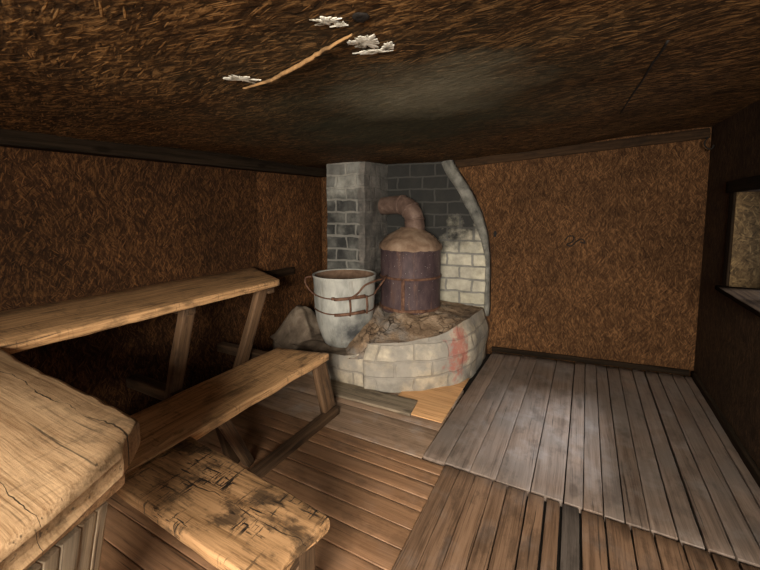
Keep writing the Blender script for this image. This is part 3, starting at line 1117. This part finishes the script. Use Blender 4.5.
# local x = world y + .30 ; local y = -world x
bm = board(2.78, .69, .052, 31, r=.010, wear=.005, step=.05, ylo=lambda x: 2.06 + .004 * nz(x * 4, 1, 3), yhi=lambda x: 2.744,
           e0=lambda f: 0, e1=lambda f: -.27 + .37 * f)
seat = obj('seat', bm, BENCHWOOD, ub, M)
bar('post', (-2.23, 1.53, .895), (-2.28, 1.36, -.008), .085, .06, POSTWOOD, ub, 41, up=(1, 0, 0))
bar('post', (-2.23, 2.19, .895), (-2.32, 1.90, -.008), .085, .06, POSTWOOD, ub, 42, up=(1, 0, 0))
bar('post', (-2.145, .55, .90), (-2.20, .55, -.008), .085, .07, POSTWOOD, ub, 43, up=(1, 0, 0))
bar('bearer', (-2.19, 1.525, .855), (-2.73, 1.525, .855), .06, .08, POSTWOOD, ub, 44)
bar('bearer', (-2.19, 2.25, .855), (-2.73, 2.25, .855), .06, .08, POSTWOOD, ub, 45)
bar('cleat', (XL + .016, 2.15, .865), (XL + .016, 3.16, .83), .028, .085, DARKWOOD, ub, 46)
bar('stretcher', (-2.04, 1.42, .30), (-2.73, 1.42, .30), .075, .07, POSTWOOD, ub, 47)
bar('stretcher', (-2.04, 2.16, .30), (-2.73, 2.16, .30), .075, .07, POSTWOOD, ub, 48)

# lower bench along the left wall
lb = thing('sauna_bench', (-1.77, 1.2, -.01), 'lower long plank bench in front of the left wall reaching to the hearth', 'bench')
M = frame((0, -.30, .45), (0, 1, 0))
bm = board(2.47, .42, .05, 32, r=.009, wear=.005, step=.05, ylo=lambda x: 1.558 + .004 * nz(x * 4, 2, 3), yhi=lambda x: 1.982 + .004 * nz(x * 3, 7, 3),
           e1=lambda f: 0.0 - .09 * f)
obj('seat', bm, BENCHWOOD, lb, M)
bar('leg', (-1.635, 2.125, .405), (-1.555, 2.14, .035), .13, .05, POSTWOOD, lb, 51, up=(1, 0, 0))
bar('bearer', (-1.62, 2.03, .375), (-1.97, 2.03, .375), .05, .05, POSTWOOD, lb, 52)
bar('leg', (-1.62, 1.265, .405), (-1.665, 1.49, -.008), .055, .05, POSTWOOD, lb, 53, up=(1, 0, 0))
bar('leg', (-1.70, 1.30, .405), (-1.74, 1.44, -.008), .055, .05, DARKWOOD, lb, 54, up=(1, 0, 0))
bar('bearer', (-1.60, 1.28, .375), (-1.96, 1.28, .375), .05, .05, POSTWOOD, lb, 55)
bar('skid', (-1.522, 2.19, .016), (-1.545, .98, .016), .07, .048, POSTWOOD, lb, 56)

# lower front bench
fb = thing('sauna_bench', (-1.1, .83, -.01), 'short low bench in the foreground, scored and dark-stained top', 'bench')
M = frame((-1.553, .83, .449), (1, 0, 0))
bm = board(.845, .27, .048, 33, r=.008, wear=.006, step=.03, ylo=lambda x: -.115 - .036 * x + .004 * nz(x * 6, 2, 8), yhi=lambda x: .215 - .085 * x + .005 * nz(x * 5, 4, 8),
           e1=lambda f: -.03 + .03 * f + .010 * math.sin(f * 9))
obj('seat', bm, CARVEDWOOD, fb, M)
bar('leg', (-.765, .90, .40), (-.775, .90, .0), .09, .04, POSTWOOD, fb, 61, up=(1, 0, 0))
bar('leg', (-.765, .725, .40), (-.775, .725, .0), .06, .04, POSTWOOD, fb, 62, up=(1, 0, 0))
bar('bearer', (-.765, .68, .375), (-.765, .94, .375), .035, .05, POSTWOOD, fb, 64)

# upper front bench: thick worn top over apron and plank side
tb = thing('sauna_bench', (-1.4, .1, -.01), 'thick worn pale timber bench top with plank side, nearest at lower left', 'bench')
M = frame((-2.055, .14, .952), (1, 0, 0))


def far_edge(x):
    c = .435 - .045 * x / 1.15 + .003 * nz(x * 4, 3, 1) + .012 * nz(x * 1.5, 6, 1)
    return c - .06 * smooth01((x - 1.06) / .10) ** 2


bm = board(1.16, .9, .078, 34, r=.017, wear=.004, step=.025, ylo=lambda x: -.42, yhi=far_edge,
           e1=lambda f: .27 * (1 - f) - .03 * smooth01((f - .92) / .08) + .008 * math.sin(f * 17))
obj('top', bm, TABLEWOOD, tb, M)
# crack running in from the end
obj('apron', board(1.0, .74, .068, 35, r=.010, wear=.005, step=.05, ylo=lambda x: -.36, yhi=lambda x: .345 + .006 * nz(x * 5, 1, 9),
                   e1=lambda f: .26 - .24 * f), TABLEWOOD, tb, frame((-2.0, .14, .872), (1, 0, 0)))
b = bmesh.new()
b.verts.layers.float.new('board')
rn = random.Random(8)
yy = 0.0
i = 0
while yy < .62:
    wd = rn.uniform(.028, .048)
    board_into(b, .80, wd - .0015, .022, 70 + i, r=.002, wear=.002, step=.08, attr=rn.random(), y_off=-(yy + wd / 2), z_off=.003 * rn.random())
    yy += wd
    i += 1
# vertical planks of the end panel: local x runs down, local -y runs along the slanted end, local z faces out
out = Vector((.925, .38, 0)).normalized()
M2 = frame((-.965, .435, .803), Vector((0, 0, -1)) - out * .20, out)
obj('end_panel', b, PANELWOOD, tb, M2)
bar('post', (-1.30, .36, .80), (-1.34, .36, -.008), .08, .07, POSTWOOD, tb, 66, up=(1, 0, 0))

# ------------------------------------------------------------------ loose pieces on the floor
b = board(.85, .21, .020, 71, r=.003, wear=.003, step=.04, e1=lambda f: -.02 * f, ylo=lambda x: -.10 + .006 * nz(x * 8, 0, 2))
tag(obj('loose_plank', b, SLABGREY, None, frame((-1.86, 2.477, .014), (1, .02, 0))), 'loose grey-green plank lying along the front of the hearth', 'plank')
b = board(.44, .78, .008, 72, r=.002, wear=.001, step=.08)
tag(obj('plywood_offcut', b, PALEWOOD, None, frame((-1.215, 2.81, .0005), (1, 0, 0))), 'pale clean orange-brown board on the floor between hearth and decking', 'board')

# ------------------------------------------------------------------ ceiling details
def ceil_hit(u, v):
    d = fwd + rgt * ((u - 380) / 370) - upv * ((v - 242) / 370)
    t_ = .1
    for _ in range(4000):
        p = Vector((0, 0, 1.5)) + d * t_
        if p.z > ceil_z(p.x, p.y):
            break
        t_ += .002
    return p


def blob(c, rx, ry, seed, rot=0.0, jag=.55, thick=.007):
    """one irregular flake of lime stuck to the ceiling"""
    b = bmesh.new()
    n = 72
    lo, hi, mi = [], [], []
    for j in range(n):
        a = 2 * math.pi * j / n
        q = 1 + jag * (nz(math.cos(a) * 1.6, math.sin(a) * 1.6, seed) + .7 * nz(math.cos(a) * 4, math.sin(a) * 4, seed) + .25 * nz(math.cos(a) * 9, math.sin(a) * 9, seed))
        q = max(q, .25)
        for lst, k, dz in ((lo, 1.0, .006), (hi, .93, -.5), (mi, .5, -.8)):
            x, y = rx * q * k * math.cos(a), ry * q * k * math.sin(a)
            X, Y = c.x + x * math.cos(rot) - y * math.sin(rot), c.y + x * math.sin(rot) + y * math.cos(rot)
            lst.append(b.verts.new((X, Y, ceil_z(X, Y) + (dz if dz > 0 else dz * thick * .7))))
    for p_, q_ in ((lo, hi), (hi, mi)):
        for j in range(n):
            b.faces.new((p_[j], p_[(j + 1) % n], q_[(j + 1) % n], q_[j]))
    b.faces.new(lo)
    b.faces.new(mi)
    return b


for (u, v, rx, ry, sd, rt, jg, lab) in (
        (366, 41, .042, .036, 1, .48, .7, 'largest bright white lime patch on the ceiling, right of the peeling strip'),
        (373, 51, .050, .012, 2, .48, .7, 'narrow white lime streak just below the largest ceiling patch'),
        (388, 46, .020, .022, 3, .48, .7, 'small white lime fleck right of the largest ceiling patch'),
        (352, 42, .014, .014, 4, .48, .7, 'tiny white lime fleck between the strip end and the largest ceiling patch'),
        (325, 20, .040, .016, 5, .40, .9, 'streaky greyish lime patch on the ceiling left of the black hole'),
        (340, 24, .024, .010, 6, .30, .9, 'short pale lime streak between black hole and streaky ceiling patch'),
        (243, 79, .050, .026, 7, 1.05, .9, 'crumbly whitish lime patch at the lower left end of the ceiling strip')):
    o = obj('lime_patch', blob(ceil_hit(u, v), rx, ry, sd, rt, jg), WHITEFLAKE)
    tag(o, lab, 'lime patch', 'white lime patches on the ceiling')
# peeled strip hanging along the crack
pts = []
for (u, v) in ((352, 30), (338, 38), (322, 47), (313, 53), (300, 61), (285, 69), (272, 76), (258, 81), (243, 85)):
    p = ceil_hit(u, v)
    p.z -= .012
    pts.append(p)
sp = spline(pts, 4)
n_ = len(sp)
tag(obj('peeled_strip', tube([p + Vector((0, 0, .004 * nz(i * .6, 1, 2))) for i, p in enumerate(sp)], [.0025 + .006 * math.sin(math.pi * min(1, (i + 2) / n_ * .9)) for i in range(n_)], 8, .7), BARK),
    'long thin light brown strip peeling along a crack in the ceiling', 'strip')
# hole
h = ceil_hit(361, 16)
b = bmesh.new()
lathe_into(b, [(.024, -.003), (.022, -.006), (.015, -.007), (.001, -.006)], (h.x, h.y, h.z), 14, .012, 2)
tag(obj('ceiling_hole', b, BLACKIRON), 'small black burnt hole in the ceiling between the white patches', 'hole')


# marks on the back wall
def back_hit(u, v):
    d = fwd + rgt * ((u - 380) / 370) - upv * ((v - 242) / 370)
    t_ = (3.97 + .1373 * .75) / (d.y - .1373 * d.x)
    return Vector((0, 0, 1.5)) + d * t_


pts = [back_hit(u, v) + Vector((0, -.012, 0)) for u, v in ((565, 240), (569, 236), (574, 237), (572, 242), (567, 244), (571, 246), (577, 241), (582, 239), (585, 243), (580, 242))]
tag(obj('scorch_mark', tube(spline(pts, 4), .006, 6), BLACKIRON), 'black looping scorch mark in the middle of the back wall', 'mark')
k = back_hit(495, 234)
b = bmesh.new()
bmesh.ops.create_uvsphere(b, u_segments=10, v_segments=6, radius=1)
for v in b.verts:
    v.co = Vector((k.x + v.co.x * .020 * (1 + .4 * nz(v.co.x * 2, v.co.z * 2, 1)), k.y + v.co.y * .008, k.z + v.co.z * .035))
tag(obj('burn_spot', b, BLACKIRON), 'small dark burn spot on the back wall beside the plaster edge', 'mark')
k = Vector((right_x(4.05) - .02, 4.08, 2.06))
pts = [k + Vector((-.03, .0, .05)), k + Vector((-.05, 0, 0)), k + Vector((-.03, 0, -.04)), k + Vector((.0, 0, -.05)), k + Vector((.012, 0, -.02))]
tag(obj('iron_hook', tube(spline(pts, 4), .006, 8), BLACKIRON), 'black iron hook high in the far right corner', 'hook')

pts = []
for (u, v) in ((668, 40), (660, 53), (651, 65), (643, 79), (634, 92), (621, 112)):
    p = ceil_hit(u, v)
    pts.append(p + Vector((0, 0, -.001)))
tag(obj('ceiling_crack', tube(spline(pts, 4), .005, 6), BLACKIRON), 'thin dark crack line across the ceiling above the right half of the back wall', 'crack')
